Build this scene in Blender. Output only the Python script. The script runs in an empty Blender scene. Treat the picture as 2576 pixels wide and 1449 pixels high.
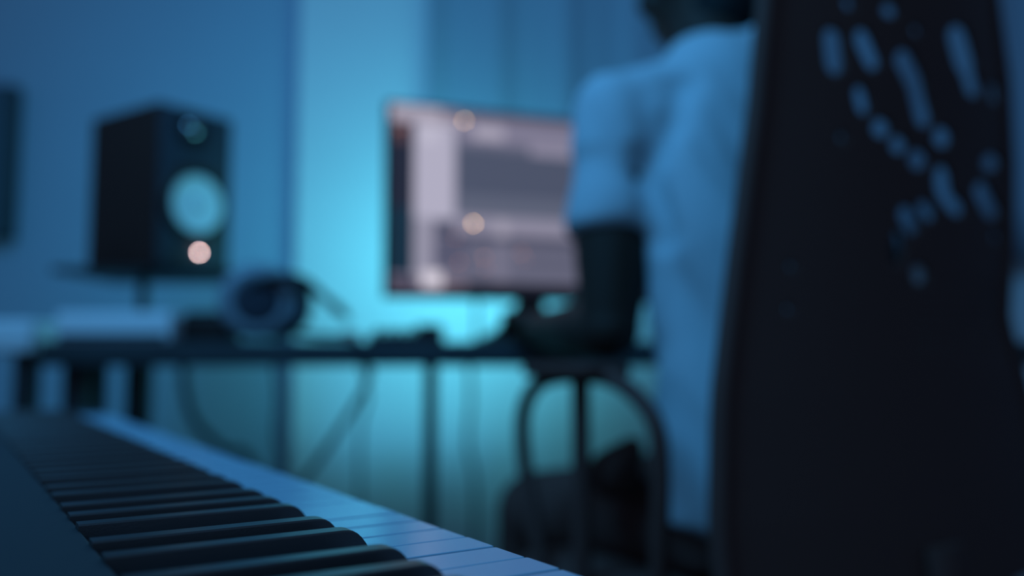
import bpy, bmesh, math, random
import numpy as np
from mathutils import Vector, Matrix, noise
random.seed(7)
PI = math.pi
C = bpy.context.scene.collection
scene = bpy.context.scene

# ------------------------------------------------------------ camera, world, lights, exposure
CAMZ = 0.73
FPX = 2195.0
PITCH = 0.078
cam_d = bpy.data.cameras.new('camera')
cam = bpy.data.objects.new('camera', cam_d); C.objects.link(cam)
cam.location = (0, 0, CAMZ)
cam.rotation_euler = (PI/2 + PITCH, 0, 0)
cam_d.sensor_width = 36.0
cam_d.lens = FPX/2576*36.0
cam_d.clip_start = 0.02
cam_d.dof.use_dof = True
cam_d.dof.focus_distance = 0.362
cam_d.dof.aperture_fstop = 2.55
scene.camera = cam

world = bpy.data.worlds.new('world'); scene.world = world
world.use_nodes = True
bg = world.node_tree.nodes['Background']
bg.inputs['Color'].default_value = (0.20, 0.42, 0.80, 1)
bg.inputs['Strength'].default_value = 0.25

def area(name, loc, target, size, sizey, power, col, spread=PI):
    l = bpy.data.lights.new(name, 'AREA'); l.shape = 'RECTANGLE'; l.size = size; l.size_y = sizey
    l.energy = power; l.color = col; l.spread = spread
    o = bpy.data.objects.new(name, l); C.objects.link(o); o.location = loc
    o.rotation_euler = (Vector(target) - Vector(loc)).to_track_quat('-Z', 'Y').to_euler()
    return o
BLUE = (0.07, 0.43, 0.93)
CYAN = (0.13, 0.76, 0.90)
# blue room lamp high up on the left, cyan light bar behind the monitor
area('room_lamp', (-0.65, 0.45, 2.25), (0.0, 1.6, 0.7), 0.7, 0.6, 12.0, BLUE, math.radians(130))
area('backlight', (-0.08, 1.84, 0.95), (-0.40, 2.39, 0.95), 0.34, 0.18, 3.1, CYAN)

vs = scene.view_settings
vs.view_transform = 'Standard'; vs.look = 'None'; vs.gamma = 1.0; vs.exposure = 0.0
vs.use_curve_mapping = False

# ------------------------------------------------------------ helpers
def at(px, py, Y):
    """world point on the plane y = Y that the photograph shows at pixel (px, py)"""
    x = (px - 1288)/FPX; y = (724.5 - py)/FPX
    cp, sp = math.cos(PITCH), math.sin(PITCH)
    d = Vector((x, cp - y*sp, sp + y*cp))
    return Vector((0, 0, CAMZ)) + d*(Y/d.y)

def to_px(p):
    cp, sp = math.cos(PITCH), math.sin(PITCH)
    z = p[2] - CAMZ
    f = p[1]*cp + z*sp; u = -p[1]*sp + z*cp
    return 1288 + FPX*p[0]/f, 724.5 - FPX*u/f

def mat(name, col, rough=0.6, metal=0.0, spec=0.5, bump=0.0, bscale=60, var=0.0, vscale=8, emit=None, estr=0, coat=0.0):
    m = bpy.data.materials.new(name); m.use_nodes = True
    nt = m.node_tree; b = nt.nodes['Principled BSDF']
    b.inputs['Base Color'].default_value = (*col, 1)
    b.inputs['Roughness'].default_value = rough
    b.inputs['Metallic'].default_value = metal
    b.inputs['Specular IOR Level'].default_value = spec
    b.inputs['Coat Weight'].default_value = coat
    tc = nt.nodes.new('ShaderNodeTexCoord')
    if var:
        n = nt.nodes.new('ShaderNodeTexNoise'); n.inputs['Scale'].default_value = vscale
        nt.links.new(tc.outputs['Object'], n.inputs['Vector'])
        r = nt.nodes.new('ShaderNodeValToRGB')
        r.color_ramp.elements[0].position = .3; r.color_ramp.elements[1].position = .7
        r.color_ramp.elements[0].color = (*[c*(1-var) for c in col], 1)
        r.color_ramp.elements[1].color = (*[min(1, c*(1+var)) for c in col], 1)
        nt.links.new(n.outputs['Fac'], r.inputs['Fac']); nt.links.new(r.outputs['Color'], b.inputs['Base Color'])
    if bump:
        n = nt.nodes.new('ShaderNodeTexNoise'); n.inputs['Scale'].default_value = bscale
        nt.links.new(tc.outputs['Object'], n.inputs['Vector'])
        k = nt.nodes.new('ShaderNodeBump'); k.inputs['Strength'].default_value = bump; k.inputs['Distance'].default_value = .002
        nt.links.new(n.outputs['Fac'], k.inputs['Height']); nt.links.new(k.outputs['Normal'], b.inputs['Normal'])
    if emit:
        b.inputs['Emission Color'].default_value = (*emit, 1); b.inputs['Emission Strength'].default_value = estr
    return m

M = dict(
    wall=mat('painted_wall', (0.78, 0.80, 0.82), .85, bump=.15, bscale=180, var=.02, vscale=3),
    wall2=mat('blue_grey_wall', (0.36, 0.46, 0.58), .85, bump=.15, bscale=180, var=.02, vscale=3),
    floor=mat('dark_floor', (0.06, 0.055, 0.05), .6, bump=.2, bscale=20, var=.3, vscale=5),
    desk=mat('dark_desk', (0.045, 0.05, 0.055), .6, spec=.2, var=.1, vscale=12),
    black=mat('black_plastic', (0.03, 0.014, 0.012), .55, spec=.3, bump=.1, bscale=300),
    cab=mat('black_vinyl_cabinet', (0.05, 0.02, 0.016), .7, spec=.15, bump=.1, bscale=300),
    baffle=mat('speaker_baffle', (0.045, 0.045, 0.06), .6, spec=.2),
    cone=mat('pale_speaker_cone', (0.80, 0.84, 0.86), .45, spec=.5),
    dome=mat('silver_dome', (0.6, 0.62, 0.65), .16, metal=1.0),
    metal=mat('dark_metal', (0.02, 0.02, 0.022), .45, metal=.3),
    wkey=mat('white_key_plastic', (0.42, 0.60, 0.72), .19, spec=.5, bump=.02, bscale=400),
    bkey=mat('black_key_plastic', (0.030, 0.016, 0.014), .33, spec=1.0, bump=.04, bscale=900),
    case=mat('piano_casing', (0.035, 0.038, 0.042), .6, spec=.35, bump=.06, bscale=700),
    shirt=mat('pale_cotton', (0.46, 0.53, 0.57), .9, spec=.2, bump=.2, bscale=250),
    skin=mat('dark_skin', (0.035, 0.020, 0.014), .55, spec=.3, bump=.1, bscale=200),
    hair=mat('black_hair', (0.006, 0.006, 0.007), .7, spec=.2, bump=.6, bscale=120),
    cloth=mat('black_trouser_cloth', (0.115, 0.055, 0.045), .9, spec=.1, bump=.3, bscale=200),
    chair=mat('black_chair_plastic', (0.115, 0.055, 0.045), .6, spec=.2),
    seat=mat('black_seat_fabric', (0.115, 0.055, 0.045), .95, spec=.1, bump=.4, bscale=350),
    pad=mat('ear_pad_leather', (0.02, 0.02, 0.025), .5, spec=.4),
    cup=mat('ear_cup_plastic', (0.24, 0.28, 0.32), .4, spec=.5),
    pale=mat('pale_plastic', (0.80, 0.82, 0.84), .6),
    curtain=mat('grey_curtain', (0.34, 0.40, 0.48), .95, spec=.1, bump=.2, bscale=300),
    cable=mat('cable_rubber', (0.02, 0.022, 0.025), .6),
    red=mat('red_plug', (0.35, 0.03, 0.04), .5),
    led=mat('warm_led', (0.8, 0.7, 0.7), .5, emit=(1.0, .72, .70), estr=60),
    strip=mat('cyan_led_bar', (0.5, 0.7, 0.8), .5, emit=CYAN, estr=1.0),
    eye=mat('eye_white', (0.6, 0.6, 0.6), .3),
    shoe=mat('dark_shoe', (0.02, 0.02, 0.022), .6),
)

def obj(name, bm, m, parent=None, smooth=False):
    me = bpy.data.meshes.new(name)
    if isinstance(bm, bmesh.types.BMesh):
        bmesh.ops.recalc_face_normals(bm, faces=bm.faces)
        bm.to_mesh(me); bm.free()
    for k in (m if isinstance(m, (list, tuple)) else [m]): me.materials.append(k)
    o = bpy.data.objects.new(name, me); C.objects.link(o)
    if parent is not None: o.parent = parent
    if smooth:
        for p in me.polygons: p.use_smooth = True
        me.set_sharp_from_angle(angle=math.radians(50))
    return o

def thing(name, label, cat, loc=(0, 0, 0), rotz=0, group=None):
    o = bpy.data.objects.new(name, None); C.objects.link(o); o.empty_display_size = .05
    o.location = loc; o.rotation_euler = (0, 0, rotz)
    return tag(o, label, cat, group)
def tag(o, label, cat, group=None):
    o['label'] = label; o['category'] = cat
    if group: o['group'] = group
    return o
def struct(name, bm, m):
    o = obj(name, bm, m); o['kind'] = 'structure'; return o

def nb(): return bmesh.new()
def box(bm, lo, hi, bev=0.0, seg=2, rot=None, piv=None, mi=0):
    g = bmesh.ops.create_cube(bm, size=1)['verts']
    lo = Vector(lo); hi = Vector(hi); s = hi - lo; c = (lo + hi)/2
    for v in g: v.co = Vector((v.co.x*s.x, v.co.y*s.y, v.co.z*s.z)) + c
    if bev:
        es = list({e for v in g for e in v.link_edges})
        r = bmesh.ops.bevel(bm, geom=es, offset=bev, segments=seg, affect='EDGES', profile=.5)
        g = list({v for f in r['faces'] for v in f.verts} | {v for v in g if v.is_valid})
    if rot is not None:
        bmesh.ops.rotate(bm, verts=g, cent=piv if piv is not None else c, matrix=rot)
    return g
def ringpts(c, t, r, n, ref=None, r2=None):
    t = t.normalized()
    a = (ref if ref is not None else Vector((0, 0, 1)))
    if abs(a.normalized().dot(t)) > .97: a = Vector((1, 0, 0))
    x = (a - t*a.dot(t)).normalized(); y = t.cross(x)
    r2 = r if r2 is None else r2
    return [c + x*math.cos(2*PI*i/n)*r + y*math.sin(2*PI*i/n)*r2 for i in range(n)]
def loft(bm, rings, cap=True):
    R = [[bm.verts.new(p) for p in r] for r in rings]
    n = len(R[0])
    for a, b in zip(R[:-1], R[1:]):
        for i in range(n): bm.faces.new((a[i], a[(i+1) % n], b[(i+1) % n], b[i]))
    if cap: bm.faces.new(R[0][::-1]); bm.faces.new(R[-1])
    return R
def smooth_path(pts, n=6):
    pts = [Vector(p) for p in pts]
    if len(pts) < 3: return pts
    out = []
    for i in range(len(pts)-1):
        p0 = pts[max(i-1, 0)]; p1 = pts[i]; p2 = pts[i+1]; p3 = pts[min(i+2, len(pts)-1)]
        for k in range(n):
            t = k/n
            out.append(.5*((2*p1)+(p2-p0)*t+(2*p0-5*p1+4*p2-p3)*t*t+(3*p1-p0-3*p2+p3)*t**3))
    out.append(pts[-1]); return out
def tube(bm, pts, r, n=10, ref=None, r2=None, sm=0):
    pts = smooth_path(pts, sm) if sm else [Vector(p) for p in pts]
    rings = []; x = None
    for i, p in enumerate(pts):
        t = (pts[min(i+1, len(pts)-1)] - pts[max(i-1, 0)]).normalized()
        rr = r[min(i, len(r)-1)] if isinstance(r, (list, tuple)) else r
        if x is None:
            a = ref if ref is not None else Vector((0, 0, 1))
            if abs(a.normalized().dot(t)) > .9: a = Vector((1, 0, 0))
            x = a
        x = (x - t*x.dot(t)).normalized(); y = t.cross(x); q = rr if r2 is None else r2
        rings.append([p + x*math.cos(2*PI*k/n)*rr + y*math.sin(2*PI*k/n)*q for k in range(n)])
    loft(bm, rings)
def capsule(bm, a, b, ra, rb, n=16, flat_b=False, k=4):
    """tapered limb from a to b with rounded ends"""
    a = Vector(a); b = Vector(b); t = (b - a).normalized(); rings = []
    for i in range(k+1):
        th = PI/2*(1 - i/k); rings.append(ringpts(a - t*ra*math.sin(th), t, max(ra*math.cos(th), ra*.04), n))
    if flat_b: rings.append(ringpts(b, t, rb, n))
    else:
        for i in range(k+1):
            th = PI/2*i/k; rings.append(ringpts(b + t*rb*math.sin(th), t, max(rb*math.cos(th), rb*.04), n))
    loft(bm, rings)
def ball(bm, c, r, sx=1, sy=1, sz=1, rot=None):
    g = bmesh.ops.create_icosphere(bm, subdivisions=3, radius=r)['verts']
    for v in g:
        v.co = Vector((v.co.x*sx, v.co.y*sy, v.co.z*sz))
        if rot is not None: v.co = rot @ v.co
        v.co += Vector(c)
def lathe(bm, prof, axis_o=(0, 0, 0), M3=None, n=40, closed=False):
    """prof = [(radius, height)] about local z, transformed by M3 and moved to axis_o"""
    M3 = M3 or Matrix.Identity(3); rings = []
    for r, h in prof:
        rings.append([M3 @ Vector((max(r, 1e-5)*math.cos(2*PI*i/n), max(r, 1e-5)*math.sin(2*PI*i/n), h)) + Vector(axis_o) for i in range(n)])
    if closed: rings.append([p.copy() for p in rings[0]])
    loft(bm, rings, cap=not closed)
    if closed: bmesh.ops.remove_doubles(bm, verts=bm.verts, dist=1e-6)
def remesh(o, voxel, smooth_it=6, fac=.5):
    m = o.modifiers.new('r', 'REMESH'); m.mode = 'VOXEL'; m.voxel_size = voxel; m.use_smooth_shade = True
    s = o.modifiers.new('s', 'SMOOTH'); s.iterations = smooth_it; s.factor = fac
    dg = bpy.context.evaluated_depsgraph_get(); dg.update()
    me = bpy.data.meshes.new_from_object(o.evaluated_get(dg))
    o.modifiers.clear(); mats = list(o.data.materials)
    o.data = me; me.name = o.name
    if not me.materials:
        for k in mats: me.materials.append(k)
    for p in me.polygons: p.use_smooth = True
    return o

# ------------------------------------------------------------ the room
WY = 2.30                                           # face of the bright wall section
PX = at(742, 700, WY).x                             # its left corner
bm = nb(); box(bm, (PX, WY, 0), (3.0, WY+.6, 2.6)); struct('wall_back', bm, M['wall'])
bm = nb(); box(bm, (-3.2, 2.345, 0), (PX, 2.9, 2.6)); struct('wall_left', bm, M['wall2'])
bm = nb(); box(bm, (-3.2, -1.2, -.08), (3.0, 2.9, 0)); struct('floor', bm, M['floor'])
bm = nb(); box(bm, (PX+.001, WY-.014, 0), (2.99, WY, .09), .004); struct('baseboard_back', bm, M['wall'])
bm = nb(); box(bm, (-3.2, 2.331, 0), (PX-.001, 2.345, .09), .004); struct('baseboard_left', bm, M['wall'])

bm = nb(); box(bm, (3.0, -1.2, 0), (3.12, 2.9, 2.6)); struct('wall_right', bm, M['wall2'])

# curtain hanging on the wall behind the monitor
cx0, cx1 = at(1075, 300, 2.24).x, 1.9
cur = thing('curtain', 'grey curtain in soft vertical folds hanging behind the computer monitor', 'curtain', (0, 0, 0))
bm = nb(); N = 260; rows = 10; V = []
for j in range(rows+1):
    z = .98 + (2.42-.98)*j/rows; row = []
    for i in range(N+1):
        s = i/N; x = cx0 + (cx1-cx0)*s
        d = .012*math.sin(x*30 + .6*math.sin(x*7)) + .004*math.sin(x*71+1)
        d *= .8 + .2*(1 - j/rows)
        row.append(bm.verts.new((x, 2.235 + d, z)))
    V.append(row)
for j in range(rows):
    for i in range(N): bm.faces.new((V[j][i], V[j][i+1], V[j+1][i+1], V[j+1][i]))
o = obj('fabric', bm, M['curtain'], cur, True); md = o.modifiers.new('t', 'SOLIDIFY'); md.thickness = .003
bm = nb(); tube(bm, [(cx0-.08, 2.235, 2.44), (cx1+.08, 2.235, 2.44)], .012, 14)
for x in (cx0-.04, .7, cx1+.04): box(bm, (x-.01, 2.235, 2.43), (x+.01, 2.302, 2.45))
obj('curtain_rod', bm, M['metal'], cur, True)

# ------------------------------------------------------------ the piano
KA = 0.581
kb = thing('digital_piano', 'digital piano in the foreground with glossy white keys and black keys', 'piano',
           (0.0189, 0.3387, 0.0), KA)
KZ = CAMZ - 0.0803
P_ = 0.0235
K0, K1 = -7, 45
# black key boundaries: C occupies [2,3) of each octave
def is_black_boundary(k):                      # k = boundary index between white key k-1 and k
    w = (k - 1 - 2) % 7                         # white key before the boundary, 0 = C
    return {0: -.0033, 1: .0033, 3: -.0047, 4: 0.0, 5: .0047}.get(w)
def wkey_bm():
    bm = nb(); g = .0006; rc = .0013
    def outline(ins):
        o = [(-.150, P_-g-ins), (-.150, g+ins)]
        r_ = rc - ins*.5
        for k in range(5):
            a = -PI/2 + PI/2*k/4; o.append((-ins-r_+r_*math.cos(a), g+ins+r_+r_*math.sin(a)))
        for k in range(5):
            a = PI/2*k/4; o.append((-ins-r_+r_*math.cos(a), P_-g-ins-r_+r_*math.sin(a)))
        return o
    rows = []
    for ins, z in ((0, -.020), (0, -.0007), (.00025, -.0002), (.0007, 0)):
        rows.append([Vector((v, y, KZ+z)) for v, y in outline(ins)])
    loft(bm, rows); return bm
first = None
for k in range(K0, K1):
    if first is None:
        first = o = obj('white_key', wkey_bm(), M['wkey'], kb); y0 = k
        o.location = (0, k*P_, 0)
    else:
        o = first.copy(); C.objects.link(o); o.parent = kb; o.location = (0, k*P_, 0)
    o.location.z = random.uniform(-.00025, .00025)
def bkey_bm():
    bm = nb()
    # side profile (v, z) of the key top line from back to front
    top = [(-.150, .0108), (-.0630, .0104), (-.0600, .0102), (-.0580, .0097), (-.0562, .0086), (-.0545, .0069), (-.0528, .0045), (-.0512, .0015), (-.0505, -.002)]
    n = len(top); sec = []
    for i, (v, z) in enumerate(top):
        hb = .0062; ht = .0046
        f = max(0, min(1, z/.0104)); h = hb + (ht-hb)*f
        zz = KZ + z
        sec.append([(v, -hb, KZ-.003), (v, -h, zz-.0007*f), (v, -h+.0006*f, zz),
                    (v, h-.0006*f, zz), (v, h, zz-.0007*f), (v, hb, KZ-.003)])
    R = [[bm.verts.new(p) for p in s] for s in sec]
    m = len(R[0])
    for a, b in zip(R[:-1], R[1:]):
        for i in range(m): bm.faces.new((a[i], a[(i+1) % m], b[(i+1) % m], b[i]))
    bm.faces.new(R[0][::-1]); bm.faces.new(R[-1])
    return bm
first = None
for k in range(K0+1, K1):
    d = is_black_boundary(k)
    if d is None: continue
    if first is None: first = o = obj('black_key', bkey_bm(), M['bkey'], kb, True); o.data.set_sharp_from_angle(angle=math.radians(32))
    else: o = first.copy(); C.objects.link(o); o.parent = kb
    o.location = (0, k*P_ + d, random.uniform(-.0002, .0002))
ya, yb = K0*P_ - .03, K1*P_ + .03
bm = nb(); box(bm, (-.335, ya, KZ-.07), (-.1485, yb, KZ+.0085), .0022, 3); obj('control_panel', bm, M['case'], kb, True)
bm = nb(); box(bm, (-.150, ya, KZ-.07), (-.006, yb, KZ-.0225), .002); obj('key_bed', bm, M['case'], kb, True)
for y in (ya, K1*P_+.001):
    bm = nb(); box(bm, (-.150, y, KZ-.06), (-.002, y+.029, KZ+.004), .003, 3); obj('end_block', bm, M['case'], kb, True)
st = thing('keyboard_stand', 'black metal trestle stand carrying the digital piano', 'stand', (0.0189, 0.3387, 0.0), KA)
for y in (.0, .85):
    bm = nb()
    tube(bm, [(-.31, y, KZ-.082), (-.03, y, KZ-.082)], .012, 12)
    tube(bm, [(-.27, y, KZ-.082), (-.27, y, .02)], .014, 12); tube(bm, [(-.07, y, KZ-.082), (-.07, y, .02)], .014, 12)
    tube(bm, [(-.38, y, .013), (.02, y, .013)], .013, 12)
    obj('leg_frame', bm, M['metal'], st, True)
bm = nb(); tube(bm, [(-.27, 0, .3), (-.27, .85, .3)], .011, 12); obj('cross_bar', bm, M['metal'], st, True)

# ------------------------------------------------------------ the desk and things on it
DZ = 0.755
dx0 = at(97, 890, 1.5).x; dx1 = 1.25
desk = thing('desk', 'long dark desk with thin top and slim black legs by the wall', 'desk', ((dx0+dx1)/2, 1.8, 0))
ox, oy = (dx0+dx1)/2, 1.8
bm = nb(); box(bm, (dx0-ox, 1.5-oy, DZ-.042), (dx1-ox, 1.98-oy, DZ), .003); obj('tabletop', bm, M['desk'], desk, True)
def leg(x, y, w):
    bm = nb(); box(bm, (x-ox-w/2, y-oy-w/2, 0), (x-ox+w/2, y-oy+w/2, DZ-.042), .002); obj('leg', bm, M['metal'], desk, True)
leg(at(196, 970, 1.56).x, 1.56, .038)
leg(at(1083, 1100, 1.54).x, 1.54, .022)
leg(at(350, 970, 1.94).x, 1.94, .045)
leg(dx1-.05, 1.56, .045); leg(dx1-.05, 1.94, .045)

# speaker on its stand
sa = math.radians(35)
spx, spy = at(385, 665, 1.65).x, 1.65            # near vertical edge
sz0, sz1 = at(385, 668, 1.65).z, at(385, 252, 1.65).z
SW, SD, SH = .172, .235, sz1 - sz0
sp = thing('studio_speaker', 'black studio speaker with pale round woofer and glowing light, raised over desk', 'speaker', (spx, spy, sz0), math.radians(55))
# local x = along the front to the right, local y = into the cabinet, near edge at origin
bm = nb(); box(bm, (0, 0, 0), (SW, SD, SH), .006, 3); obj('cabinet', bm, M['cab'], sp, True)
bm = nb(); box(bm, (.004, -.006, .004), (SW-.004, .0, SH-.004), .0028, 3); obj('front_baffle', bm, M['baffle'], sp, True)
RX = Matrix.Rotation(PI/2, 3, 'X')                # local z -> -y (towards the listener)
wc = (SW*.50, -.006, SH*.405)
bm = nb(); lathe(bm, [(.056, 0), (.056, .004), (.060, .0075), (.066, .009), (.072, .0075), (.077, .003), (.079, 0)], wc, RX, 56); wf = obj('woofer', bm, M['black'], sp, True)
bm = nb(); lathe(bm, [(.0585, -.001), (.0585, .0045), (.055, .005), (.022, .0015), (.0195, -.001)], wc, RX, 56); obj('cone', bm, M['cone'], wf, True)
bm = nb(); lathe(bm, [(.021, .0005), (.020, .003), (.015, .0068), (.008, .009), (.001, .0098)], wc, RX, 40); obj('dust_cap', bm, M['cone'], wf, True)
tc_ = (SW*.42, -.006, SH*.870)
bm = nb(); lathe(bm, [(.0305, .0), (.033, .003), (.036, .0035), (.0375, .0)], tc_, RX, 48); tw = obj('tweeter', bm, M['black'], sp, True)
bm = nb(); lathe(bm, [(.016, 0), (.0155, .003), (.012, .007), (.006, .0095), (.0005, .0102)], tc_, RX, 32); obj('dome', bm, M['dome'], tw, True)
bm = nb(); box(bm, (SW*.18, -.009, .018), (SW*.42, -.0055, .030), .0015); obj('bass_port', bm, M['black'], sp, True)
bm = nb(); ball(bm, (SW*.555, -.0075, SH*.105), .0021); o = obj('power_light', bm, M['led'], sp, True); o['label'] = 'glowing warm white power light'
# stand: plate, post, foot
st = thing('speaker_stand', 'black desktop speaker stand with flat plate and thin post under the studio speaker', 'stand', (spx-.06, spy+.09, DZ))
px0, px1 = at(165, 670, 1.72).x - st.location.x, at(590, 670, 1.72).x - st.location.x
bm = nb(); box(bm, (px0, -.075, sz0-DZ-.012), (px1, .20, sz0-DZ-.0005), .003); obj('plate', bm, M['metal'], st, True)
pxx = at(350, 720, 1.70).x - st.location.x
bm = nb(); tube(bm, [(pxx, -.02, .004), (pxx, -.02, sz0-DZ-.010)], .0105, 14); obj('post', bm, M['metal'], st, True)
bm = nb(); box(bm, (pxx-.07, -.08, 0), (pxx+.07, .08, .006), .002); obj('foot', bm, M['metal'], st, True)

# pale box in front of the stand
a, b = at(158, 845, 1.56), at(446, 786, 1.56)
pb = thing('equipment_box', 'low pale box on left end of desk under the studio speaker', 'box', ((a.x+b.x)/2, 1.56, DZ))
w = (b.x-a.x)/2
bm = nb(); box(bm, (-w, -.03, .0), (w, .045, b.z-DZ), .006, 3); obj('housing', bm, M['pale'], pb, True)
bm = nb(); box(bm, (-w+.008, -.033, .006), (w-.008, -.0295, .014), .001); obj('front_panel', bm, M['desk'], pb, True)

# black block beside the headphones
a, b = at(463, 850, 1.60), at(585, 785, 1.60)
o = thing('black_box', 'small black box on desk touching left side of the headphones', 'box', ((a.x+b.x)/2, 1.60, DZ))
w = (b.x-a.x)/2
bm = nb(); box(bm, (-w, -.02, 0), (w, .06, b.z-DZ-.006), .006, 3); obj('body', bm, M['black'], o, True)
bm = nb(); box(bm, (-w+.006, -.014, b.z-DZ-.0065), (w-.006, .054, b.z-DZ), .003, 2); obj('lid', bm, M['black'], o, True)

# headphones lying on the desk, ear cups to the left, headband to the right
hc = at(646, 756, 1.545)
hp = thing('headphones', 'large over-ear headphones standing on the desk left of the monitor', 'headphones', (hc.x, 1.545, DZ))
hz = hc.z - DZ
RXm = Matrix.Rotation(PI/2, 3, 'X')
def cup(cx, cy, side, yaw):
    R = Matrix.Rotation(yaw, 3, 'Z') @ RXm
    if side < 0: R = R @ Matrix.Rotation(PI, 3, 'X')
    c = (cx, cy, hz)
    bm = nb(); lathe(bm, [(.062, -.012), (.067, -.006), (.066, .004), (.058, .012), (.049, .0155), (.043, .0135), (.030, .0140), (.010, .0160), (.0005, .0163)], c, R, 48)
    e = obj('ear_cup', bm, M['cup'], hp, True)
    bm = nb(); lathe(bm, [(.042, .0128), (.040, .0152), (.030, .0158), (.010, .0178), (.0005, .0180), (.0005, .012)], c, R, 40); obj('cover_disc', bm, M['baffle'], e, True)
    bm = nb(); lathe(bm, [(.040, -.012), (.058, -.012), (.063, -.018), (.062, -.028), (.054, -.034), (.044, -.032), (.040, -.024)], c, R, 48, closed=True)
    obj('ear_cushion', bm, M['pad'], e, True)
cup(0, 0, 1, .32)
cup(.000, .135, -1, .32)
bm = nb()
hb = [(.010, -.012, .030), (.045, -.014, .042), (.085, -.004, .036), (.125, .03, -.004), (.142, .068, -.024), (.130, .11, -.012), (.095, .142, .012), (.05, .152, .034), (.006, .148, .028)]
tube(bm, [(x, y, z+hz) for x, y, z in hb], .006, 12, ref=Vector((0, 0, 1)), r2=.011, sm=6); obj('headband', bm, M['black'], hp, True)
for (x, y) in ((.0, -.016), (.008, .151)):
    bm = nb(); tube(bm, [(x-.012, y, hz+.008), (x, y-.002 if y < .1 else y+.002, hz+.03), (x+.03, y, hz+.040)], .005, 10, sm=4); obj('yoke', bm, M['metal'], hp, True)
bm = nb()
c1 = [at(735, 835, 1.60), at(800, 846, 1.56), at(868, 848, 1.53), at(898, 858, 1.495), at(913, 900, 1.488), at(930, 945, 1.49), at(880, 1040, 1.50), at(800, 1160, 1.52), at(720, 1260, 1.55)]
tube(bm, [p - hp.location for p in c1], .0055, 10, sm=6); obj('headphone_cable', bm, M['cable'], hp, True)
bm = nb(); p = at(884, 843, 1.52); tube(bm, [p - hp.location + Vector((-.014, .004, .001)), p - hp.location + Vector((.014, -.004, .0))], .0052, 12)
o = obj('cable_splitter', bm, M['red'], hp, True); o['label'] = 'dark red sleeve on the cable'

# low controller on the desk
a, b = at(925, 866, 1.53), at(1108, 850, 1.53)
o = thing('desk_controller', 'low black desk controller with knobs in front of the monitor', 'controller', ((a.x+b.x)/2, 1.56, DZ), 0)
w = (b.x-a.x)/2
bm = nb(); box(bm, (-w, -.035, 0), (w, .06, .014), .004, 3); obj('body', bm, M['black'], o, True)
bm = nb(); box(bm, (w*.3, -.03, .0135), (w, .055, .031), .004, 3); obj('display_block', bm, M['black'], o, True)
for i in range(4):
    bm = nb(); lathe(bm, [(.0075, .013), (.0072, .022), (.0055, .024), (.0003, .024)], (-w+.014+i*.019, .0, 0), None, 18); obj('knob', bm, M['cab'], o, True)


# ------------------------------------------------------------ monitor
ml = at(968, 748, 1.58); mt = at(968, 250, 1.58)
MYAW = math.radians(20.5); MW = .612; MH = mt.z - ml.z
mon = thing('computer_monitor', 'wide computer monitor showing a pale audio editing screen, in front of lit wall', 'monitor', (ml.x, 1.58, DZ), MYAW)
mz = ml.z - DZ
bm = nb(); box(bm, (0, 0, mz), (MW, .022, mz+MH), .004, 3); box(bm, (.12, .018, mz+.05), (MW-.12, .05, mz+MH-.06), .012, 3)
obj('housing', bm, M['black'], mon, True)
B = .007
sx0, sx1, sv0, sv1 = B, MW-B, mz+.010, mz+MH-B
ux = Vector((math.cos(MYAW), math.sin(MYAW)))
def scr_u(cx):     # crop x (pixels of the photograph's close-up) -> distance along the screen
    px = 900 + cx/2.07; k = (px-1288)/FPX
    return (k*1.58 - ml.x)/(ux.x - k*ux.y)
def srgb(r, g, b):
    return tuple(((c/255)/12.92 if c/255 < .04045 else ((c/255+.055)/1.055)**2.4) for c in (r, g, b))
def emis(name, c, s=1.0):
    m = bpy.data.materials.new(name); m.use_nodes = True; b = m.node_tree.nodes['Principled BSDF']
    b.inputs['Base Color'].default_value = (.01, .01, .012, 1); b.inputs['Roughness'].default_value = .35
    b.inputs['Emission Color'].default_value = (*c, 1); b.inputs['Emission Strength'].default_value = s
    return m
SC = [  # x0, x1 (close-up px), v0, v1 (0 = top), colour
    (150, 2000, 0, 1, (104, 102, 122)),
    (150, 520, 0, .085, (168, 160, 176)), (520, 2000, 0, .03, (80, 76, 94)), (520, 2000, .03, .17, (124, 120, 142)),
    (430, 520, .0, .05, (120, 108, 125)),
    (158, 284, .095, .90, (34, 36, 50)), (175, 255, .10, .20, (84, 62, 66)), (158, 284, .55, .90, (22, 44, 60)),
    (286, 500, .09, .60, (176, 172, 192)), (300, 450, .60, .66, (150, 147, 166)), (286, 392, .60, .93, (148, 145, 164)),
    (500, 2000, .17, .205, (96, 98, 118)), (512, 2000, .205, .46, (76, 82, 102)), (512, 2000, .46, .575, (92, 97, 116)),
    (900, 2000, .15, .215, (138, 133, 154)), (600, 760, .07, .15, (164, 158, 176)),
    (500, 2000, .575, .67, (140, 136, 156)), (720, 780, .59, .69, (160, 155, 172)),
    (396, 500, .61, .69, (76, 77, 98)), (470, 2000, .68, .715, (72, 74, 94)), (800, 2000, .69, .72, (56, 58, 76)),
    (396, 560, .715, .86, (86, 86, 108)), (560, 2000, .715, .93, (100, 100, 120)), (700, 780, .72, .93, (116, 114, 134)),
    (860, 2000, .80, .83, (84, 85, 104)), (440, 2000, .935, 1, (26, 28, 40)), (440, 560, .92, .97, (110, 98, 112)), (158, 300, .92, .99, (72, 64, 80)),
    (330, 440, .885, .965, (216, 208, 220)), (330, 400, .10, .19, (192, 188, 206)),
]
bm = nb(); mats = []
v0 = [bm.verts.new(p) for p in ((sx0, -.0004, sv0), (sx1, -.0004, sv0), (sx1, -.0004, sv1), (sx0, -.0004, sv1))]; bm.faces.new(v0)
mats.append(emis('screen_grey', srgb(104, 102, 122)))
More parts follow.
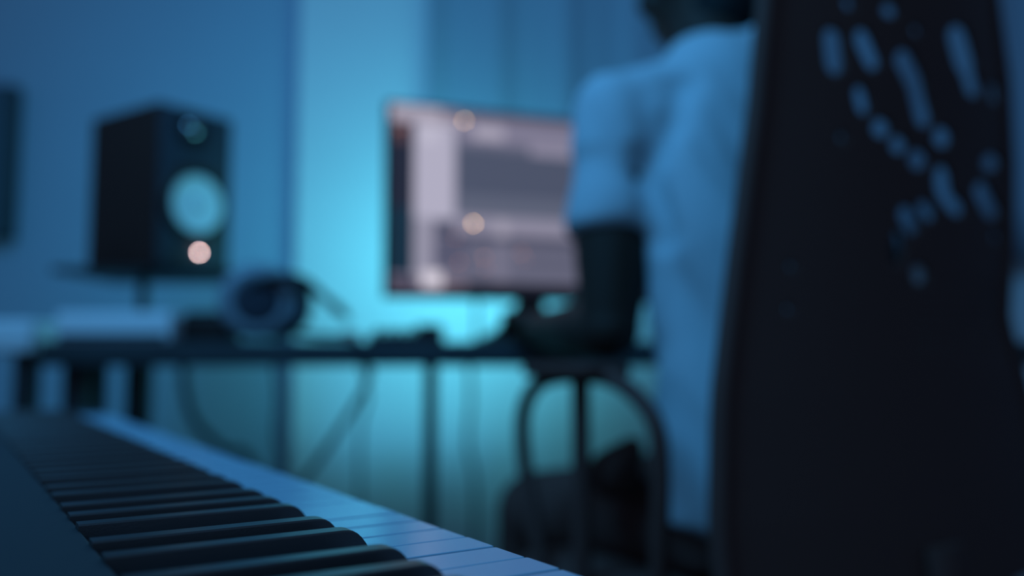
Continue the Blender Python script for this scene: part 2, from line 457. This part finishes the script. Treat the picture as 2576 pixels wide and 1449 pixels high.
for i, (x0, x1, a, b, c) in enumerate(SC[1:], 1):
    u0 = max(sx0, scr_u(x0)); u1 = min(sx1, scr_u(x1)) if x1 < 2000 else sx1
    z1 = sv1 - (sv1-sv0)*a; z0 = sv1 - (sv1-sv0)*b; y = -.0004 - .00003*i
    f = bm.faces.new([bm.verts.new(p) for p in ((u0, y, z0), (u1, y, z0), (u1, y, z1), (u0, y, z1))])
    f.material_index = i; mats.append(emis('screen_tone_%d' % i, srgb(*c)))
scr = obj('screen', bm, mats, mon)
scr['label'] = 'glowing screen of grey and pale panels with orange marks'
def dot(cx, cyv, r, c, s):
    u = scr_u(cx); z = sv1 - (sv1-sv0)*cyv
    bm = nb(); box(bm, (u-r, -.0030, z-r), (u+r, -.0018, z+r)); return obj('screen_mark', bm, emis('screen_mark_glow', c, s), scr)
dot(598, .617, .0011, (1.0, .62, .28), 36)
dot(548, .055, .0011, (1.0, .66, .34), 22)
for cx, v, s in ((505, .70, 3), (525, .83, 4), (655, .80, 4.5), (850, .765, 4), (665, .86, 3), (210, .13, 3), (870, .80, 2)):
    dot(cx, v, .0011, (1.0, .40, .22), s)
# stand
nx = MW*.5
bm = nb()
rings = []
for z, hw, y, hd in ((mz+.10, .026, .040, .008), (mz+.0, .028, .055, .009), (.055, .036, .075, .011), (.025, .062, .09, .016), (.008, .092, .09, .05), (.0, .098, .09, .07)):
    rings.append([Vector((nx + hw*sx, y + hd*sy, z)) for sx, sy in ((-1, -1), (1, -1), (1, 1), (-1, 1))])
loft(bm, rings); o = obj('monitor_stand', bm, M['black'], mon, True)
# LED panel lamp behind the monitor (its light is the lamp called backlight above)
LA = math.atan2(.32, .55)
o = thing('led_panel_lamp', 'cyan light panel on a thin pole behind the computer monitor', 'lamp', (-.08, 1.84, DZ), LA)
bm = nb(); box(bm, (-.180, -.022, .098), (.180, -.005, .292), .004, 3); obj('housing', bm, M['metal'], o, True)
bm = nb(); box(bm, (-.170, -.0055, .105), (.170, -.0025, .285), .001); obj('diffuser', bm, M['strip'], o, True)
bm = nb(); tube(bm, [(0, -.012, .004), (0, -.012, .12)], .004, 12); obj('pole', bm, M['metal'], o, True)
bm = nb(); lathe(bm, [(.045, 0), (.045, .003), (.040, .005), (.0005, .005)], (0, -.012, 0), None, 28); obj('foot', bm, M['metal'], o, True)

# cables under the desk
def cable(name, label, pts, r):
    bm = nb(); tube(bm, pts, r, 10, sm=7); o = obj(name, bm, M['cable'], None, True); return tag(o, label, 'cable', 'power cables hanging under the desk')
cable('power_cable', 'cable hanging straight down under the desk, right of the thin desk leg', [at(1180, 905, 2.02), at(1184, 1000, 2.14), at(1178, 1120, 2.16), at(1196, 1250, 2.2), at(1190, 1620, 2.24)], .006)
cable('power_cable', 'cable curving down beneath the left part of desk', [at(462, 905, 2.02), at(466, 980, 2.03), at(490, 1060, 2.04), at(560, 1130, 2.05), at(640, 1200, 2.08), at(660, 1760, 2.12)], .010)
cable('power_cable', 'thin cable hanging under the desk below the headphones', [at(690, 905, 2.02), at(700, 1000, 2.13), at(694, 1100, 2.15), at(716, 1200, 2.16), at(720, 1640, 2.2)], .005)
cable('power_cable', 'thin cable hanging under the desk between the diagonal cable and the desk leg', [at(905, 905, 2.02), at(925, 1000, 2.13), at(905, 1120, 2.15), at(912, 1640, 2.2)], .005)

# pale side table at the left edge
t = thing('side_table', 'pale side table with dark legs at left end of the desk', 'table', (-1.16, 1.70, 0))
bm = nb(); box(bm, (-.28, -.14, .735), (.30, .20, .795), .006, 2); obj('tabletop', bm, M['pale'], t, True)
for x, y in ((.275, -.10), (-.25, -.10), (.275, .17), (-.25, .17)):
    bm = nb(); box(bm, (x-.017, y-.017, 0), (x+.017, y+.017, .735), .002); obj('leg', bm, M['metal'], t, True)

o = thing('acoustic_panel', 'dark fabric acoustic panel on the wall at far left, past the studio speaker', 'acoustic panel', (-1.640, 2.345, 1.04))
bm = nb(); box(bm, (-.3, -.045, 0), (.3, 0, .42), .004); obj('frame', bm, M['desk'], o, True)
bm = nb(); box(bm, (-.292, -.05, .008), (.292, -.044, .412), .002); obj('fabric_face', bm, mat('panel_fabric', (0.06, 0.09, 0.12), .95), o, True)

# ------------------------------------------------------------ office chair
CY_ = 0.555
bc = Vector((.458, 1.02)); fx = Vector((-math.sin(CY_), math.cos(CY_))); rx = Vector((math.cos(CY_), math.sin(CY_)))
base = bc + fx*.26
ch = thing('office_chair', 'black high-backed office chair with slotted back, turned away, person sitting in it', 'chair', (base.x, base.y, 0), CY_)
def LW(s): return s
LWt = [(.46, .292), (.564, .295), (.687, .281), (.79, .2587), (.89, .2387), (.995, .2209), (1.10, .2117), (1.20, .205), (1.30, .18), (1.36, .13), (1.385, .05)]
RWt = [(.46, .30), (.56, .30), (.70, .275), (.777, .242), (.885, .262), (.99, .263), (1.10, .249), (1.199, .2166), (1.30, .18), (1.36, .13), (1.385, .05)]
def interp(T, z):
    for (a, wa), (b, wb) in zip(T[:-1], T[1:]):
        if z <= b:
            t = max(0, (z-a)/(b-a)); return wa + (wb-wa)*t
    return T[-1][1]
HOLES = [  # capsules x0,y0,x1,y1,r in photograph pixels
    (2090, 95, 2097, 165, 24), (2165, 95, 2192, 155, 22), (2270, 150, 2295, 200, 25), (2295, 200, 2320, 300, 22), (2405, 90, 2425, 160, 27), (2425, 160, 2445, 225, 20),
    (2160, 235, 2168, 270, 18), (2212, 322, 2214, 324, 25), (2256, 365, 2258, 366, 23), (2305, 400, 2307, 402, 26), (2366, 345, 2368, 346, 25), (2485, 412, 2492, 408, 21),
    (2366, 440, 2370, 480, 22), (2380, 500, 2405, 525, 20), (2465, 480, 2490, 530, 22), (2320, 520, 2335, 540, 17), (2275, 540, 2290, 570, 22), (2255, 600, 2252, 650, 18), (2308, 685, 2309, 688, 22),
    (2232, 28, 2236, 28, 19), (2130, 10, 2133, 10, 15), (1986, 670, 1986, 672, 12), (1980, 775, 1980, 778, 11), (2115, 345, 2116, 347, 12), (2300, 75, 2302, 80, 12), (2497, 220, 2498, 250, 12), (2500, 590, 2502, 600, 11),
]
# tiny perforations of the lumbar panel
for i in range(9):
    for j in range(8):
        x = 2300 + i*24 + (j % 2)*12; y = 715 + j*24
        if x < 2300 + 10*j + 0 and j < 3: continue
        HOLES.append((x, y, x+1, y, 5.5))
def in_hole(px, py):
    for x0, y0, x1, y1, r in HOLES:
        dx, dy = x1-x0, y1-y0; t = max(0, min(1, ((px-x0)*dx+(py-y0)*dy)/max(dx*dx+dy*dy, 1e-6)))
        if (px-x0-t*dx)**2 + (py-y0-t*dy)**2 < r*r: return True
    return False
NU, NV = 190, 300
bm = nb(); G = []
for j in range(NV+1):
    z = .46 + (1.385-.46)*j/NV; wl, wr = interp(LWt, z), interp(RWt, z); row = []
    for i in range(NU+1):
        s = i/NU*2 - 1; x = s*(wl if s < 0 else wr)
        y = -.26 - .035*(1-s*s) + .02*math.sin((z-.46)*4.2) - .0
        row.append(bm.verts.new((x, y, z)))
    G.append(row)
for j in range(NV):
    for i in range(NU):
        q = (G[j][i], G[j][i+1], G[j+1][i+1], G[j+1][i])
        c = sum((v.co for v in q), Vector())/4
        w = Vector((base.x + rx.x*c.x + fx.x*c.y, base.y + rx.y*c.x + fx.y*c.y, c.z))
        if in_hole(*to_px(w)): continue
        bm.faces.new(q)
bmesh.ops.delete(bm, geom=[v for v in bm.verts if not v.link_faces], context='VERTS')
outer = {v for v in G[0] + G[-1] + [g[0] for g in G] + [g[-1] for g in G] if v.is_valid}
edge_v = [v for v in bm.verts if v.is_boundary and v not in outer]
for it in range(8):                                # round off the rims of the slots
    new = {}
    for v in edge_v:
        nb_ = [e.other_vert(v).co for e in v.link_edges if e.is_boundary]
        if len(nb_) == 2: new[v] = v.co*.4 + (nb_[0] + nb_[1])*.3
    for v, c in new.items(): v.co = c
o = obj('backrest', bm, M['chair'], ch); o['label'] = 'tall moulded backrest pierced by slots'
for p in o.data.polygons: p.use_smooth = True
md = o.modifiers.new('t', 'SOLIDIFY'); md.thickness = .006; md.offset = 0
# rim round the backrest
bm = nb(); pts = []
zs = [.46 + (1.385-.46)*k/40 for k in range(41)]
for z in zs: pts.append((-interp(LWt, z), -.26 + .02*math.sin((z-.46)*4.2), z))
for z in zs[::-1]: pts.append((interp(RWt, z), -.26 + .02*math.sin((z-.46)*4.2), z))
tube(bm, pts, .011, 10); obj('backrest_rim', bm, M['chair'], ch, True)
bm = nb(); box(bm, (-.278, -.235, .375), (.278, .17, .462), .03, 4); obj('seat', bm, M['seat'], ch, True)
bm = nb(); tube(bm, [(0, -.02, .34), (0, -.22, .345), (0, -.285, .40), (0, -.302, .47), (0, -.298, .52)], .03, 12, ref=Vector((1, 0, 0)), r2=.014, sm=5); obj('back_bracket', bm, M['chair'], ch, True)
for s in (-1, 1):
    # T armrest with loop
    ly = lambda v: v - .26
    bm = nb(); X = s*.290
    tube(bm, [(X-s*.004, ly(.11), .44), (X, ly(.102), .52), (X, ly(.098), .60), (X, ly(.105), .655), (X, ly(.145), .690), (X, ly(.20), .706), (X, ly(.28), .706), (X, ly(.34), .692), (X, ly(.372), .655), (X, ly(.372), .60), (X, ly(.352), .53), (X-s*.004, ly(.33), .44)], .0105, 12, sm=5)
    a = obj('armrest', bm, M['chair'], ch, True)
    bm = nb(); tube(bm, [(X, ly(.242), .44), (X, ly(.242), .70)], .0115, 12); obj('armrest_post', bm, M['chair'], a, True)
    bm = nb(); box(bm, (X-.036, ly(.185), .704), (X+.036, ly(.325), .722), .008, 3); obj('armrest_pad', bm, M['seat'], a, True)
bm = nb(); lathe(bm, [(.028, .09), (.028, .22), (.018, .22), (.018, .36), (.06, .362), (.06, .378)], (0, 0, 0), None, 28); obj('gas_column', bm, M['metal'], ch, True)
for k in range(5):
    a = 2*PI*k/5 + .3
    bm = nb(); tube(bm, [(.02*math.cos(a), .02*math.sin(a), .115), (.3*math.cos(a), .3*math.sin(a), .075)], [.022, .014], 12); b = obj('base_spoke', bm, M['chair'], ch, True)
    bm = nb(); R = Matrix.Rotation(a, 3, 'Z') @ RXm
    lathe(bm, [(.004, -.022), (.027, -.020), (.030, -.012), (.030, .012), (.027, .020), (.004, .022)], (.3*math.cos(a), .3*math.sin(a), .030), R, 24); obj('caster', bm, M['black'], b, True)

# ------------------------------------------------------------ person
pr = thing('person', 'person in pale t-shirt and black trousers sitting in the office chair, seen from behind', 'person', (.345, 1.13, 0))
PO = pr.location.copy()
F = Vector((-.45, .893, 0)); Rr = Vector((.893, .45, 0))
LS = Vector((.146, 1.175, 1.058)); RS = Vector((.455, 1.32, 1.095))
LE = Vector((.126, 1.125, .765)); RE = Vector((.575, 1.33, .80))
LWr = Vector((.040, 1.375, .772)); RWr = Vector((.375, 1.49, .800))
C7 = Vector((.300, 1.235, 1.135)); pel = Vector((.345, 1.14, .555))
HC = Vector((.292, 1.370, 1.345))
Fh = Vector((-.42, .86, -.30)).normalized()          # direction of the face
def torso(bm, secs, n=28):
    rings = []
    for cx, cy, z, hw, hd in secs:
        rings.append([Vector((cx, cy, z)) + Rr*hw*math.cos(2*PI*i/n)*(1.0) + F*hd*math.sin(2*PI*i/n) for i in range(n)])
    loft(bm, rings)
bm = nb()
torso(bm, [(.345, 1.145, .50, .15, .11), (.345, 1.145, .58, .15, .105), (.34, 1.155, .72, .120, .085), (.325, 1.20, .88, .125, .085), (.312, 1.24, 1.0, .135, .085), (.305, 1.245, 1.08, .10, .07), (.30, 1.238, 1.14, .06, .055)])
capsule(bm, C7 + Vector((0, 0, -.04)), HC + Vector((.012, -.03, -.07)), .060, .056)
for S, E, Wp in ((LS, LE, LWr), (RS, RE, RWr)):
    capsule(bm, C7 + (S-C7)*.4 + Vector((0, 0, -.04)), S, .042, .042)
    capsule(bm, S, S+(E-S)*.45, .044, .050); capsule(bm, S+(E-S)*.45, S+(E-S)*.6, .050, .054); capsule(bm, S+(E-S)*.6, E, .054, .038)
    capsule(bm, E, E+(Wp-E)*.3, .040, .041); capsule(bm, E+(Wp-E)*.3, Wp, .041, .026)
HL, HR = Vector((.262, 1.10, .530)), Vector((.425, 1.18, .530))
KL, KR = Vector((.040, 1.435, .480)), Vector((.262, 1.56, .500))
AL, AR = Vector((.025, 1.52, .09)), Vector((.26, 1.66, .09))
for H, K, A in ((HL, KL, AL), (HR, KR, AR)):
    capsule(bm, H, K, .078, .056); capsule(bm, K, K+(A-K)*.35, .054, .056); capsule(bm, K+(A-K)*.35, A, .055, .036)
    capsule(bm, A + Vector((0, 0, -.035)), A + F*.17 + Vector((0, 0, -.06)), .036, .026)
# head: skull, jaw, nose, brow, ears
Up = (Vector((0, 0, 1)) - Fh*Fh.z).normalized(); Rh = Fh.cross(Up)
HM = Matrix((Rh, Fh, Up)).transposed()
def H(x, y, z): return HC + HM @ Vector((x, y, z))
ball(bm, H(0, -.012, .03), .1, .78, .98, .92, HM)
ball(bm, H(0, .030, -.035), .1, .62, .66, .80, HM)
ball(bm, H(0, .062, -.092), .03, 1.0, .8, .75, HM)
capsule(bm, H(0, .085, .005), H(0, .108, -.028), .009, .014)
ball(bm, H(0, .104, -.032), .012, 1.5, .9, .8, HM)
capsule(bm, H(-.035, .080, .020), H(.035, .080, .020), .012, .012)
capsule(bm, H(-.018, .088, -.056), H(.018, .088, -.056), .008, .008); capsule(bm, H(-.015, .086, -.068), H(.015, .086, -.068), .009, .009)
for s in (-1, 1):
    ball(bm, H(s*.080, -.012, -.008), .03, .32, .62, 1.05, HM); ball(bm, H(s*.045, .055, -.025), .03, 1, .8, .8, HM)
# hands: palm, four fingers, thumb
def hand(bm, Wp, d, side):
    d = d.normalized(); up = Vector((0, 0, 1)); lat = d.cross(up).normalized()*side     # thumb side
    for k, t in enumerate((-.028, -.010, .010, .028)):
        capsule(bm, Wp + lat*t*.6, Wp + d*.085 + lat*t + up*.002, .014, .012)
    for t, L in ((.030, .070), (.011, .080), (-.009, .074), (-.027, .056)):
        p = Wp + d*.088 + lat*t; q = p + d*L*.45 + up*.006 + lat*t*.10; r_ = q + d*L*.32 - up*.012; e = r_ + d*L*.20 - up*.012
        capsule(bm, p, q, .0098, .0090, 10); capsule(bm, q, r_, .0090, .0084, 10); capsule(bm, r_, e, .0084, .0074, 10)
    p = Wp + d*.025 + lat*.024; q = p + lat*.024 + d*.030 - up*.006; e = q + lat*.006 + d*.032 - up*.006
    capsule(bm, p, q, .0145, .0110, 10); capsule(bm, q, e, .0108, .0088, 10)
hand(bm, LWr + Vector((-.004, .012, .019)), Vector((-.15, 1, .05)), 1)
hand(bm, RWr + Vector((-.008, .004, .0)), Vector((-.35, .94, -.03)), -1)
for v in bm.verts: v.co -= PO
body = obj('body', bm, M['skin'], pr); remesh(body, .0055, 4)
for s in (-1, 1):
    bm = nb(); ball(bm, H(s*.032, .074, .004) - PO, .0115); obj('eye', bm, M['eye'], pr, True)
# hair: close cap over the skull
bm = nb()
ball(bm, H(0, -.018, .040) - PO, .1, .85, 1.02, .95, HM)
ball(bm, H(0, -.062, -.02) - PO, .1, .68, .52, .80, HM)
ball(bm, Vector((.325, 1.285, 1.245)) - PO, .055, 1.0, .8, 1.0)
for v in list(bm.verts):
    w = HM.transposed() @ (v.co + PO - HC)
    if w.y > .052 and w.z < .085: v.co += HM @ Vector((0, .052 - w.y, 0))
obj('hair', bm, M['hair'], pr, True); o = bpy.data.objects['hair']; remesh(o, .006, 3)
# t-shirt
bm = nb()
torso(bm, [(.345, 1.13, .525, .183, .128), (.345, 1.13, .56, .178, .128), (.345, 1.135, .65, .168, .125), (.342, 1.15, .75, .166, .118), (.33, 1.18, .88, .182, .118),
           (.315, 1.215, 1.0, .182, .122), (.308, 1.228, 1.06, .176, .115), (.303, 1.230, 1.11, .135, .100), (.300, 1.228, 1.15, .090, .085), (.298, 1.232, 1.180, .066, .064)])
ball(bm, C7 + Vector((.0, -.035, -.035)), .085, 1.25, .9, .85)
ball(bm, Vector((.375, 1.275, 1.165)), .042, .8, 1.0, 1.25)
for S, E in ((LS, LE), (RS, RE)):
    capsule(bm, C7 + (S-C7)*.25 + Vector((0, 0, -.035)), S + Vector((0, 0, .0)), .082, .061)
    capsule(bm, S + Vector((0, 0, .002)), S + (E-S)*.58, .062, .062, flat_b=True, n=24)
capsule(bm, RS + Vector((-.03, -.02, .03)), C7 + Vector((.06, -.0, .035)), .055, .042)
for v in bm.verts: v.co -= PO
shirt = obj('t_shirt', bm, M['shirt'], pr); remesh(shirt, .009, 5)
me = shirt.data; nrm = [v.normal.copy() for v in me.vertices]
arm_l = (LE-LS)
CREASE = [at(1712, 205, 1.12), at(1690, 290, 1.12), at(1650, 370, 1.12), at(1622, 440, 1.12), at(1640, 520, 1.12), at(1650, 600, 1.12)]
for v, n_ in zip(me.vertices, nrm):
    w = v.co + PO; d = w - pel; s = d.dot(Rr); z = w.z
    on_sleeve = (w - (LS + arm_l*max(0, min(1, (w-LS).dot(arm_l)/arm_l.length_squared)))).length < .075 and z < 1.0
    if on_sleeve:
        t = z*46 + s*12
        disp = .0045*math.sin(t + 2*noise.noise(w*9)) * max(0, min(1, (1.06-z)/.1))
    else:
        # long drag folds running from the shoulder blades down to the hem
        q = Vector((s*21 + (z-.8)*5.5, z*2.6, 1.7)); disp = .022*noise.noise(q) + .008*noise.noise(q*2.3)
        disp *= max(.25, min(1, (1.12-z)/.2))
    # crease from the shoulder down to the armpit
    if w.y < CREASE[0].y + .10:
        best = min(((w.x-(a.x+(b.x-a.x)*t))**2 + (w.z-(a.z+(b.z-a.z)*t))**2) for a, b in zip(CREASE[:-1], CREASE[1:]) for t in (0, .25, .5, .75, 1))
        disp -= .026*math.exp(-best/(2*.012**2))
    v.co += n_*max(disp, -.021)
# trousers
bm = nb()
torso(bm, [(.345, 1.14, .475, .165, .12), (.345, 1.14, .52, .17, .125), (.345, 1.14, .60, .165, .12), (.342, 1.15, .68, .148, .11)])
for Hh, K, A in ((HL, KL, AL), (HR, KR, AR)):
    capsule(bm, Hh, K, .082, .066); capsule(bm, K, K+(A-K)*.9, .064, .058, flat_b=True)
pb_ = at(1592, 1125, 1.07); capsule(bm, pb_, at(1545, 1190, 1.11), .016, .035)
for v in bm.verts: v.co -= PO
tr = obj('trousers', bm, M['cloth'], pr); remesh(tr, .009, 4)
for A in (AL, AR):
    bm = nb(); p = A + Vector((0, 0, -.04)) - F*.04
    capsule(bm, p, p + F*.23 + Vector((0, 0, -.008)), .046, .038)
    box(bm, (p.x-.04, p.y-.03, .004), (p.x+.04, p.y+.03, .05), .01)
    for v in bm.verts:
        v.co.z = max(v.co.z, .003); v.co -= PO
    o = obj('shoe', bm, M['shoe'], pr); remesh(o, .007, 3)

# mouse under the left hand
p = at(1318, 862, 1.515)
o = thing('computer_mouse', 'dark computer mouse under the fingers of the seated person', 'mouse', (p.x-.005, 1.545, DZ), .1)
bm = nb(); rings = []
for t in [k/10 for k in range(11)]:
    y = -.045 + .09*t; h = .005 + .013*math.sin(PI*min(1, .15+.8*t)); w = .012 + .018*math.sin(PI*(.1+.8*t))
    rings.append([Vector((w*math.cos(a_), y, max(0, h*math.sin(a_)))) for a_ in [PI*i/11 for i in range(12)]])
loft(bm, rings); obj('mouse_shell', bm, M['black'], o, True)
